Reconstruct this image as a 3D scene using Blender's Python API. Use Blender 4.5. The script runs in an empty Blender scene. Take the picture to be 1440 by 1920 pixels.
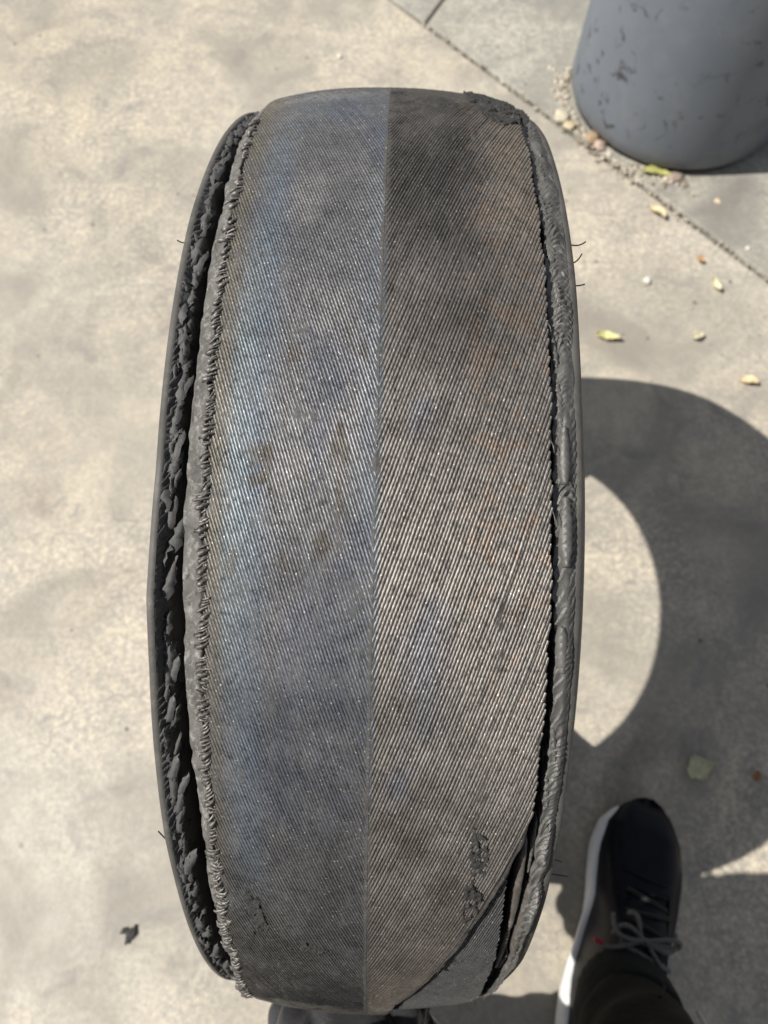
import bpy, bmesh, math
import numpy as np
from math import radians, sin, cos, pi

# ------------------------------------------------------------------ camera, sky, sun, exposure
SC = bpy.context.scene
COL = SC.collection
cam_d = bpy.data.cameras.new('camera')
cam = bpy.data.objects.new('camera', cam_d); COL.objects.link(cam)
cam.location = (0, 0, .854)
cam.rotation_euler = (radians(19.0), 0, 0)
cam_d.sensor_fit = 'VERTICAL'; cam_d.sensor_height = 36.0; cam_d.sensor_width = 27.0
cam_d.lens = 1330.0 / 1920.0 * 36.0
cam_d.clip_start = .02; cam_d.clip_end = 500
cam_d.dof.use_dof = True; cam_d.dof.focus_distance = .285; cam_d.dof.aperture_fstop = 10.5
SC.camera = cam

SUN_EL, SUN_AZ = 50.5, 3.0            # shadows fall towards +x, a touch towards +y
W = bpy.data.worlds.new('World'); SC.world = W; W.use_nodes = True
wn = W.node_tree; bg = wn.nodes['Background']
sky = wn.nodes.new('ShaderNodeTexSky'); sky.sky_type = 'NISHITA'; sky.sun_disc = False
sky.sun_elevation = radians(SUN_EL); sky.sun_rotation = radians(270 - SUN_AZ)
hs = wn.nodes.new('ShaderNodeHueSaturation'); hs.inputs['Saturation'].default_value = .38   # a whitish, hazy noon sky
wn.links.new(sky.outputs[0], hs.inputs['Color']); wn.links.new(hs.outputs[0], bg.inputs[0]); bg.inputs[1].default_value = .068
sun_d = bpy.data.lights.new('sun', 'SUN'); sun_d.energy = 4.6; sun_d.angle = radians(.53); sun_d.color = (1, .955, .88)
sun = bpy.data.objects.new('sun', sun_d); COL.objects.link(sun)
from mathutils import Vector
ldir = Vector((cos(radians(SUN_EL))*cos(radians(SUN_AZ)), cos(radians(SUN_EL))*sin(radians(SUN_AZ)), -sin(radians(SUN_EL))))
sun.rotation_euler = ldir.to_track_quat('-Z', 'Y').to_euler(); sun.location = (-2, 0, 3)
SC.view_settings.view_transform = 'Standard'; SC.view_settings.look = 'None'
SC.view_settings.exposure = .35; SC.view_settings.gamma = 1

# ------------------------------------------------------------------ helpers
RNG = np.random.default_rng(7)

def hash3(i, j, k, seed):
    n = (i*374761393 + j*668265263 + k*2147483647 + seed*1274126177) & 0xffffffff
    n = ((n ^ (n >> 13)) * 1274126177) & 0xffffffff
    n = ((n ^ (n >> 16)) * 2246822519) & 0xffffffff
    return ((n ^ (n >> 15)) & 0xffffff) / float(0xffffff)

def noise(p, seed=0):
    """smooth value noise in -1..1, p is (...,3)"""
    p = np.asarray(p, float); f = np.floor(p); q = p - f; q = q*q*(3-2*q)
    i, j, k = [f[..., a].astype(np.int64) for a in range(3)]
    r = 0
    for a in (0, 1):
        for b in (0, 1):
            for c in (0, 1):
                w = (q[..., 0] if a else 1-q[..., 0])*(q[..., 1] if b else 1-q[..., 1])*(q[..., 2] if c else 1-q[..., 2])
                r = r + w*hash3(i+a, j+b, k+c, seed)
    return r*2-1

def fbm(p, seed=0, octs=4):
    r = 0; a = .5; p = np.asarray(p, float)
    for o in range(octs):
        r = r + a*noise(p, seed+o*17); p = p*2.03; a *= .5
    return r

def sstep(a, b, x):
    t = np.clip((x-a)/(b-a), 0, 1); return t*t*(3-2*t)

def mesh_np(name, V, F, smooth=True, attrs=None):
    V = np.asarray(V, np.float32).reshape(-1, 3); F = np.asarray(F, np.int32)
    n = F.shape[1]; me = bpy.data.meshes.new(name)
    me.vertices.add(len(V)); me.vertices.foreach_set('co', V.ravel())
    me.loops.add(F.size); me.loops.foreach_set('vertex_index', F.ravel())
    me.polygons.add(len(F)); me.polygons.foreach_set('loop_start', np.arange(len(F), dtype=np.int32)*n)
    if smooth: me.polygons.foreach_set('use_smooth', np.ones(len(F), bool))
    for an, dat in (attrs or {}).items():
        dat = np.asarray(dat, np.float32)
        if dat.ndim == 2 and dat.shape[1] == 4:
            a = me.attributes.new(an, 'FLOAT_COLOR', 'POINT'); a.data.foreach_set('color', dat.ravel())
        else:
            a = me.attributes.new(an, 'FLOAT_VECTOR', 'POINT'); a.data.foreach_set('vector', dat.ravel())
    me.update(calc_edges=True); me.validate()
    return me

def link(name, me, mat=None, parent=None):
    o = bpy.data.objects.new(name, me); COL.objects.link(o)
    if mat is not None and me is not None and not me.materials: me.materials.append(mat)
    if parent is not None: o.parent = parent
    return o

def grid_faces(nu, nv, closed_u=False, closed_v=False, mask=None):
    a = np.arange(nu*nv).reshape(nu, nv)
    if closed_u: a = np.vstack([a, a[:1]])
    if closed_v: a = np.hstack([a, a[:, :1]])
    f = np.stack([a[:-1, :-1], a[1:, :-1], a[1:, 1:], a[:-1, 1:]], -1).reshape(-1, 4)
    if mask is not None: f = f[mask.ravel()]
    return f

def compact(V, F, *extra):
    u, inv = np.unique(F.ravel(), return_inverse=True)
    return (V[u], inv.reshape(F.shape)) + tuple(e[u] for e in extra)

def tag(o, label=None, cat=None, group=None, kind=None):
    for k, v in (('label', label), ('category', cat), ('group', group), ('kind', kind)):
        if v: o[k] = v
    return o

def empty(name, loc, rotz=0):
    o = bpy.data.objects.new(name, None); COL.objects.link(o); o.location = loc; o.rotation_euler = (0, 0, rotz)
    o.empty_display_size = .05
    return o

def tube(path, rad, seg=6, cap=True):
    """verts, faces of a tube along path (list of points)"""
    P = np.asarray(path, float); n = len(P); rad = np.broadcast_to(np.asarray(rad, float), (n,))
    T = np.gradient(P, axis=0); T /= np.linalg.norm(T, axis=1)[:, None]
    ref = np.array([0, 0, 1.0]) if abs(T[0][2]) < .9 else np.array([1.0, 0, 0])
    V = []
    b = np.cross(T[0], ref); b /= np.linalg.norm(b)
    for i in range(n):
        b = b - T[i]*np.dot(b, T[i]); b /= np.linalg.norm(b); c = np.cross(T[i], b)
        for k in range(seg):
            a = 2*pi*k/seg; V.append(P[i]+rad[i]*(b*cos(a)+c*sin(a)))
    F = grid_faces(n, seg, closed_v=True)
    return np.array(V), F

def join(parts):
    Vs, Fs, o = [], [], 0
    for V, F in parts: Vs.append(V); Fs.append(F+o); o += len(V)
    return np.vstack(Vs), np.vstack(Fs)

# ------------------------------------------------------------------ materials
class M:
    def __init__(s, name):
        s.m = bpy.data.materials.new(name); s.m.use_nodes = True; s.t = s.m.node_tree; s.b = s.t.nodes['Principled BSDF']
        s.co = s.t.nodes.new('ShaderNodeTexCoord').outputs['Object']
    def n(s, kind, **kw):
        nd = s.t.nodes.new('ShaderNode'+kind)
        for k, v in kw.items():
            if hasattr(nd, k): setattr(nd, k, v)
            else: nd.inputs[k].default_value = v
        return nd
    def l(s, a, b): s.t.links.new(a, b)
    def noise(s, scale, detail=4, rough=.55, vec=None, dist=0):
        nd = s.n('TexNoise'); nd.inputs['Scale'].default_value = scale; nd.inputs['Detail'].default_value = detail
        nd.inputs['Roughness'].default_value = rough; nd.inputs['Distortion'].default_value = dist
        s.l(vec or s.co, nd.inputs['Vector']); return nd.outputs['Fac']
    def ramp(s, fac, stops, interp='LINEAR'):
        nd = s.n('ValToRGB'); nd.color_ramp.interpolation = interp
        el = nd.color_ramp.elements
        while len(el) < len(stops): el.new(.5)
        for e, (p, c) in zip(el, stops):
            e.position = p; e.color = (c, c, c, 1) if isinstance(c, (int, float)) else (*c, 1)
        s.l(fac, nd.inputs[0]); return nd.outputs[0]
    def mix(s, fac, a, b, mode='MIX'):
        nd = s.n('Mix'); nd.data_type = 'RGBA'; nd.blend_type = mode; nd.clamp_factor = True
        for sock, v in ((nd.inputs[0], fac), (nd.inputs[6], a), (nd.inputs[7], b)):
            if hasattr(v, 'is_linked'): s.l(v, sock)
            elif sock == nd.inputs[0]: sock.default_value = v
            else: sock.default_value = (v, v, v, 1) if isinstance(v, (int, float)) else (*v, 1)
        return nd.outputs[2]
    def math(s, op, a, b=0):
        nd = s.n('Math'); nd.operation = op
        for i, v in enumerate((a, b)):
            if hasattr(v, 'is_linked'): s.l(v, nd.inputs[i])
            else: nd.inputs[i].default_value = v
        return nd.outputs[0]
    def color(s, c):
        if hasattr(c, 'is_linked'): s.l(c, s.b.inputs['Base Color'])
        else: s.b.inputs['Base Color'].default_value = (*c, 1)
    def set(s, **kw):
        for k, v in kw.items():
            sock = s.b.inputs[k.replace('_', ' ')]
            if hasattr(v, 'is_linked'): s.l(v, sock)
            else: sock.default_value = v
    def bump(s, h, strength=.5, dist=.001, prev=None):
        nd = s.n('Bump'); nd.inputs['Strength'].default_value = strength; nd.inputs['Distance'].default_value = dist
        s.l(h, nd.inputs['Height'])
        if prev: s.l(prev, nd.inputs['Normal'])
        s.l(nd.outputs[0], s.b.inputs['Normal']); return nd.outputs[0]

def rubber(name, c0, c1, scale=60, rough=(.55, .8), dust=None, bump=.4, bdist=.0006):
    m = M(name)
    n1 = m.noise(scale, 6, .65)
    col = m.ramp(n1, [(.3, c0), (.7, c1)])
    if dust:
        n2 = m.noise(scale*3.1, 5, .7)
        col = m.mix(m.ramp(n2, [(.5, 0), (.72, dust[1])]), col, dust[0])
    m.color(col); m.set(Roughness=m.ramp(m.noise(scale*1.7, 3), [(.3, rough[0]), (.7, rough[1])]))
    m.bump(m.noise(scale*14, 5, .7), bump, bdist)
    m.set(Specular_IOR_Level=.4)
    return m.m

def mat_concrete(name, tan, grey, seed):
    m = M(name)
    off = m.n('Mapping'); off.inputs['Location'].default_value = (seed*3.1, seed*1.7, 0); m.l(m.co, off.inputs[0]); v = off.outputs[0]
    big = m.noise(2.3, 5, .6, v); mid = m.noise(11, 6, .62, v, .6); sm = m.noise(46, 5, .62, v, .4); fine = m.noise(240, 5, .75, v)
    col = m.mix(m.ramp(big, [(.36, 0), (.66, 1)]), grey, tan)
    col = m.mix(m.ramp(mid, [(.36, .9), (.56, 0)]), col, tuple(c*.80 for c in grey))
    col = m.mix(m.ramp(sm, [(.48, 0), (.72, .4)]), col, tuple(min(1, c*1.42) for c in tan))
    col = m.mix(m.ramp(sm, [(.30, .4), (.50, 0)]), col, tuple(c*.74 for c in grey))
    col = m.mix(m.ramp(fine, [(.54, 0), (.75, .4)]), col, tuple(min(1, c*1.5) for c in tan))
    col = m.mix(m.ramp(fine, [(.25, .65), (.45, 0)]), col, tuple(c*.5 for c in grey))
    if seed == 0:                                   # slab colour turns paler around the near left
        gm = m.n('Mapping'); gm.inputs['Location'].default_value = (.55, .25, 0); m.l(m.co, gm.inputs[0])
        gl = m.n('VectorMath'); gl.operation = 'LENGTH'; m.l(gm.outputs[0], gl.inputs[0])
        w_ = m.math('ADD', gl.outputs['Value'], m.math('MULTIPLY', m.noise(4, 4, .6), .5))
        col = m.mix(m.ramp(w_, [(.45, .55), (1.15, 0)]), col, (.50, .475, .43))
    grit = m.noise(150, 5, .7, v, .3)
    gsel = m.ramp(m.noise(3.4, 4, .6, v), [(.36, .15), (.62, .75)])
    col = m.mix(m.math('MULTIPLY', gsel, m.ramp(grit, [(.50, 0), (.64, .8)])), col, tuple(min(1, c*1.6) for c in tan))
    col = m.mix(m.math('MULTIPLY', gsel, m.ramp(grit, [(.36, .8), (.50, 0)])), col, tuple(c*.62 for c in grey))
    soft = m.noise(6.5, 5, .55, v, .7)
    col = m.mix(m.ramp(soft, [(.34, .8), (.56, 0)]), col, tuple(c*.66 for c in grey))
    soft2 = m.noise(15, 4, .6, v, .9)
    col = m.mix(m.ramp(soft2, [(.56, 0), (.72, .5)]), col, (.20, .195, .19))
    # oil stains and pits
    st = m.noise(5.5, 3, .5, v, .8)
    col = m.mix(m.ramp(st, [(.60, 0), (.76, .5)]), col, (.15, .125, .12))
    vo = m.n('TexVoronoi'); vo.inputs['Scale'].default_value = 26; m.l(v, vo.inputs['Vector'])
    pit = m.ramp(vo.outputs['Distance'], [(.05, .9), (.10, 0)])
    sel = m.ramp(m.noise(9, 2, .5, v), [(.5, 0), (.56, 1)])
    col = m.mix(m.math('MULTIPLY', pit, sel), col, (.12, .115, .11))
    # hairline crazing
    vc = m.n('TexVoronoi'); vc.feature = 'DISTANCE_TO_EDGE'; vc.inputs['Scale'].default_value = 9
    wv = m.n('VectorMath'); wv.operation = 'ADD'; m.l(v, wv.inputs[0])
    wn_ = m.n('TexNoise'); wn_.inputs['Scale'].default_value = 14; m.l(v, wn_.inputs['Vector'])
    sc = m.n('VectorMath'); sc.operation = 'SCALE'; sc.inputs['Scale'].default_value = .12; m.l(wn_.outputs['Color'], sc.inputs[0])
    m.l(sc.outputs[0], wv.inputs[1]); m.l(wv.outputs[0], vc.inputs['Vector'])
    crack = m.ramp(vc.outputs['Distance'], [(.003, .5), (.010, 0)])
    sel2 = m.ramp(m.noise(3.1, 2, .5, v), [(.50, 0), (.60, .8)])
    col = m.mix(m.math('MULTIPLY', crack, sel2), col, (.17, .16, .15))
    m.color(col); m.set(Roughness=m.ramp(sm, [(.3, .62), (.7, .85)]), Specular_IOR_Level=.4)
    b = m.bump(m.noise(300, 4, .7, v), .35, .0012)
    m.bump(sm, .25, .004, b)
    return m.m

MAT = {}
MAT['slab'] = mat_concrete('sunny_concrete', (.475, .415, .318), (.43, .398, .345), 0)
MAT['slab2'] = mat_concrete('grey_concrete', (.39, .365, .31), (.35, .338, .30), 3)
def mat_dirt():
    m = M('joint_dirt'); m.color(m.ramp(m.noise(160, 5, .7), [(.3, (.045, .04, .034)), (.7, (.2, .17, .13))])); m.set(Roughness=.95)
    m.bump(m.noise(400, 4), .6, .003); return m.m
MAT['dirt'] = mat_dirt()

def mat_cord():
    m = M('steel_cord')
    at = m.n('Attribute'); at.attribute_name = 'tint'
    uv = m.n('Attribute'); uv.attribute_name = 'cuv'
    sx = m.n('SeparateXYZ'); m.l(uv.outputs['Vector'], sx.inputs[0])
    ph = m.math('ADD', m.math('MULTIPLY', sx.outputs[0], 1/.0025), m.math('MULTIPLY', sx.outputs[1], .85))
    ph = m.math('ADD', ph, m.math('MULTIPLY', sx.outputs[2], 7.31))
    wv = m.math('SINE', m.math('MULTIPLY', ph, 2*pi))
    wv = m.math('MULTIPLY', m.math('ADD', wv, 1), .5)
    # grime in the lay of the strands and in noise patches
    g = m.noise(420, 4, .7)
    col = m.mix(m.math('MULTIPLY', m.ramp(wv, [(0, .6), (.6, 0)]), m.ramp(m.noise(230, 3, .6), [(.38, .0), (.62, .7)])), at.outputs['Color'], (.03, .029, .028))
    col = m.mix(m.ramp(g, [(.3, .75), (.52, 0)]), col, (.035, .033, .031))
    sp = m.noise(900, 2, .5)
    col = m.mix(m.ramp(sp, [(.66, 0), (.74, .7)]), col, (.72, .70, .66))
    m.color(col)
    m.set(Metallic=at.outputs['Alpha'], Roughness=m.ramp(g, [(.3, .68), (.7, .50)]), Specular_IOR_Level=.5)
    h = m.math('ADD', m.math('MULTIPLY', wv, .55), m.math('MULTIPLY', g, 1.5))
    m.bump(h, .55, .00018)
    return m.m
MAT['cord'] = mat_cord()

def mat_skim():
    m = M('skim_rubber')
    at = m.n('Attribute'); at.attribute_name = 'tint'
    g = m.noise(500, 6, .7); g2 = m.noise(90, 5, .65)
    col = m.mix(m.ramp(g, [(.35, .5), (.6, 0)]), at.outputs['Color'], (.014, .014, .014))
    col = m.mix(m.ramp(g2, [(.5, 0), (.8, .35)]), col, (.11, .105, .1))
    sp = m.noise(800, 2, .5)
    col = m.mix(m.ramp(sp, [(.69, 0), (.75, .55)]), col, (.5, .49, .47))
    m.color(col); m.set(Roughness=.68, Specular_IOR_Level=.4); m.bump(g, .6, .0006); return m.m
MAT['skim'] = mat_skim()
MAT['lip'] = rubber('sidewall_rubber', (.06, .057, .053), (.105, .10, .094), 40, (.55, .75), ((.17, .16, .145), .5), .35)
MAT['torn'] = rubber('torn_rubber', (.05, .05, .051), (.095, .094, .093), 120, (.42, .65), ((.16, .157, .15), .4), .6, .0006)
MAT['torn_glossy'] = rubber('smeared_rubber', (.075, .073, .070), (.13, .126, .12), 90, (.22, .42), ((.2, .195, .185), .5), .45, .0005)
MAT['strip'] = rubber('dusty_rubber', (.07, .067, .063), (.15, .145, .138), 95, (.55, .85), ((.36, .35, .335), .85), .8, .0009)
MAT['brown'] = rubber('dusty_brown_rubber', (.07, .062, .055), (.12, .108, .095), 80, (.5, .75), ((.25, .235, .21), .5), .6, .0007)
MAT['black'] = rubber('inner_liner', (.008, .008, .008), (.016, .016, .016), 60)
MAT['rough'] = rubber('rough_rubber', (.03, .03, .03), (.08, .078, .074), 260, (.6, .8), ((.19, .185, .175), .5), 1.0, .0012)
def mat_wire():
    m = M('frayed_wire'); n = m.noise(380, 4, .6)
    m.color(m.ramp(n, [(.34, (.05, .047, .043)), (.56, (.20, .19, .175)), (.74, (.42, .405, .38))])); m.set(Metallic=.4, Roughness=.5); m.bump(m.noise(1500, 3), .6, .0003); return m.m
MAT['wire'] = mat_wire()
MAT['spew'] = rubber('vent_rubber', (.012, .012, .012), (.02, .02, .02), 50)

def simple(name, c, rough=.5, var=.25, scale=60, metal=0, bump=.2, bdist=.0005, coat=0):
    m = M(name)
    m.color(m.ramp(m.noise(scale, 5, .6), [(.3, tuple(x*(1-var) for x in c)), (.7, tuple(min(1, x*(1+var)) for x in c))]))
    m.set(Roughness=rough, Metallic=metal)
    if coat: m.set(Coat_Weight=coat)
    m.bump(m.noise(scale*6, 4), bump, bdist); return m.m

# ------------------------------------------------------------------ ground
def poly_slab(name, pts, z0, z1, mat, parent, bevel=.004):
    bm = bmesh.new()
    f = bm.faces.new([bm.verts.new((x, y, z1)) for x, y in pts])
    if f.normal.z < 0: f.normal_flip()
    bm.normal_update()
    top_edges = list(f.edges)
    r = bmesh.ops.extrude_face_region(bm, geom=[f])
    vs = [g for g in r['geom'] if isinstance(g, bmesh.types.BMVert)]
    for v in vs: v.co.z = z0
    bm.normal_update()
    bmesh.ops.bevel(bm, geom=top_edges, offset=bevel, segments=2, profile=.6, affect='EDGES')
    bmesh.ops.recalc_face_normals(bm, faces=bm.faces)
    me = bpy.data.meshes.new(name); bm.to_mesh(me); bm.free()
    return link(name, me, mat, parent)

gb = mesh_np('ground', [(-80, -80, -.012), (80, -80, -.012), (80, 80, -.012), (-80, 80, -.012)], [[0, 1, 2, 3]], smooth=False)
ground = tag(link('ground', gb, MAT['dirt']), kind='structure')
A = np.array([.0136, 1.2116]); B = np.array([.551, .6464]); d = (B-A)/np.linalg.norm(B-A); nrm = np.array([-d[1], d[0]])  # nrm points up-right
if nrm[0] < 0: nrm = -nrm
gp = .0032
far = 5.0
def lp(t, off): return tuple(A + d*t + nrm*off)
# big slab left and below the joint
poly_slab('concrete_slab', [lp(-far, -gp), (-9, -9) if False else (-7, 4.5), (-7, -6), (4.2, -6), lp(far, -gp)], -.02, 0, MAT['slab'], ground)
# joint between the two far slabs
C1 = np.array([.067, 1.155]); C2 = np.array([.099, 1.212]); e = (C2-C1)/np.linalg.norm(C2-C1); en = np.array([e[1], -e[0]])
t0 = float(np.dot(C1-A, d))
def ep(s, off): return tuple(C1 + e*s + en*off)
ix = lambda off: tuple(np.array(lp(t0, gp)) + d*off)
poly_slab('concrete_slab', [ix(gp), ep(4, gp), (7.5, 6), (7.5, -2.2), lp(far-.3, gp)], -.02, .0015, MAT['slab2'], ground)
poly_slab('concrete_slab', [ix(-gp), lp(-far+.2, gp), (-3.2, 6.5), ep(4, -gp)], -.02, -.001, MAT['slab2'], ground)

# ------------------------------------------------------------------ the tyre
R = .31
tyre = empty('worn_tyre', (-.001, .164, 0), radians(-1.55))
tag(tyre, 'worn-out bare tyre standing upright with its tread gone and steel cords showing', 'tyre')

def prof(x):
    a = np.abs(x); return R - .0068*(a/.066)**2.4
def tp(x, th, r):
    """tyre-local point: x across, th degrees forward from the top, r radius"""
    x, th, r = np.broadcast_arrays(x, np.radians(th), r)
    return np.stack([x, r*np.sin(th), R + r*np.cos(th)], -1)
def npos(x, th): return tp(x, th, R)

TEAR_T = np.array([-90, -64.9, -58.9, -53.6, -50.8, -47., -42.7, -39.6, -37.0, -34.0, 25.5, 27.5, 30, 60])
TEAR_X = np.array([.002, .0139, .0256, .036, .042, .0495, .0575, .0626, .0652, .0655, .0658, .0668, .0672, .066])
def edge_right(th):
    th = np.asarray(th, float)
    p = npos(np.zeros_like(th), th)
    return np.interp(th, TEAR_T, TEAR_X) + .0005*noise(p*260, 5) + .0006*noise(p*70, 6)
def edge_left(th):
    th = np.asarray(th, float); p = npos(np.zeros_like(th), th)
    return np.interp(th, [-75, -60, -45, -30, -10, 10, 45], [.0612, .0613, .0616, .0628, .0640, .0648, .0665]) + .0006*noise(p*90, 9) + .0004*noise(p*300, 8)

def residue(side, x, th):
    """0..1 how far leftover skim rubber fills the grooves between the cords"""
    p = npos(x, th)
    big = fbm(p*28, 31); f = fbm(p*140, 37)
    r = np.zeros_like(np.asarray(x, float)*1.0)
    if side < 0:
        r = .30 + .25*big
        r = np.maximum(r, sstep(27, 38, th + 4*big))
        r = np.maximum(r, .9*sstep(-64, -70, th + 4*big))
        r = np.maximum(r, .85*sstep(.0030, .0004, np.abs(x)))
    else:
        r = .08 + .15*big
        r = np.maximum(r, sstep(27, 33, th + 5*big + 40*np.abs(x)-1.2))
        r = np.maximum(r, .65*sstep(10, 26, th)*sstep(.045, .02, np.abs(x)))
        band = np.interp(th, [-70, -50, -38, -33, -27, -22, -14], [.03, .040, .0425, .0435, .0462, .0468, .048])
        w = np.interp(th, [-60, -48, -38, -28, -18, -12], [.001, .004, .0045, .0025, .0015, .0003])
        r = np.maximum(r, .62*sstep(1.0, .3, np.abs(x-band)/w + 1.8*f + .6*fbm(p*420, 39, 3))*sstep(-14, -22, th))
        r = np.maximum(r, .8*sstep(-62, -70, th + 3*big))
        r = np.maximum(r, .75*sstep(.0036, .0006, np.abs(x)))
        r = np.maximum(r, .8*sstep(.0018, .0002, edge_right(np.clip(th, -88, 58))-np.abs(x)))
    r = r + .45*sstep(.18, .42, fbm(p*np.array([300, 110, 110]), 87))*(1-r).clip(0)
    return np.clip(r + .25*f*(r > .2), 0, 1.2)

def lerp3(a, b, t):
    return np.asarray(a)*(1-t[..., None]) + np.asarray(b)*t[..., None]
def tint(side, x, th, jit):
    p = npos(x, th); ax = np.abs(x)
    n1 = fbm(p*np.array([26, 14, 14]), 51); n2 = fbm(p*60, 53); n3 = fbm(p*190, 57)
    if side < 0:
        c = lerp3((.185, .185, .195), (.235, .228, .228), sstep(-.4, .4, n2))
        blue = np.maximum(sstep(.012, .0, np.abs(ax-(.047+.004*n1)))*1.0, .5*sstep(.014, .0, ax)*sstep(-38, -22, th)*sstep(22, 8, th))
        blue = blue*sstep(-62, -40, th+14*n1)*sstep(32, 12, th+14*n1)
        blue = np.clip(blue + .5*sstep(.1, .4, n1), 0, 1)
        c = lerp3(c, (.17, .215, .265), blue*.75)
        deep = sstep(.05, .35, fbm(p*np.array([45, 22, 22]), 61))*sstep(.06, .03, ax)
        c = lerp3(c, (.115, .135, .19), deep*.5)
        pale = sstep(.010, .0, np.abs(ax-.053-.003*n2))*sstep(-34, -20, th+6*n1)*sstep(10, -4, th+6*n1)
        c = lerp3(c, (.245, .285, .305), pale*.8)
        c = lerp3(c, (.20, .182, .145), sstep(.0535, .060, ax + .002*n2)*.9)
        brown = sstep(.23, .34, fbm(p*np.array([150, 60, 60]), 67))*sstep(0, -6, th)*sstep(-24, -16, th)
        c = lerp3(c, (.12, .10, .075), brown*.8)
        c = lerp3(c, (.155, .148, .138), sstep(-34, -56, th+8*n1)*.7)
        met = np.full_like(ax, .72)
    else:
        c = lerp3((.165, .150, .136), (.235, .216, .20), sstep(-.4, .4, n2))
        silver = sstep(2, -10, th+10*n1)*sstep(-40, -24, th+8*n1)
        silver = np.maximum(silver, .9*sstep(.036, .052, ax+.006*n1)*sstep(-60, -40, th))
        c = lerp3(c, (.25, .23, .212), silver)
        dark = sstep(-2, 12, th + 8*n1)*sstep(.05, .025, ax+.008*n1)
        c = lerp3(c, (.105, .098, .092), dark*.85)
        c = lerp3(c, (.15, .17, .24), sstep(.1, .35, fbm(p*np.array([40, 24, 24]), 71))*sstep(.034, .018, ax)*sstep(4, -4, th)*.40)
        c = lerp3(c, (.16, .185, .21), sstep(.0024, .0010, ax)*sstep(12, 0, th)*sstep(-40, -30, th))
        rust = sstep(.16, .36, n3 + .25*n1)*sstep(.026, .042, ax)*sstep(-38, -18, th)
        c = lerp3(c, (.27, .165, .10), rust*.34)
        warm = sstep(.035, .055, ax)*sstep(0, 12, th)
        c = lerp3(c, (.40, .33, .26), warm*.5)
        c = lerp3(c, (.20, .178, .155), sstep(-40, -54, th+6*n1)*sstep(.05, .04, ax)*.8)
        met = np.full_like(ax, .70)
    c = c*(1 + .05*jit[..., None] + .30*n2[..., None] + .22*n3[..., None])
    return np.concatenate([np.clip(c, .01, .9), met[..., None]], -1)

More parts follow.
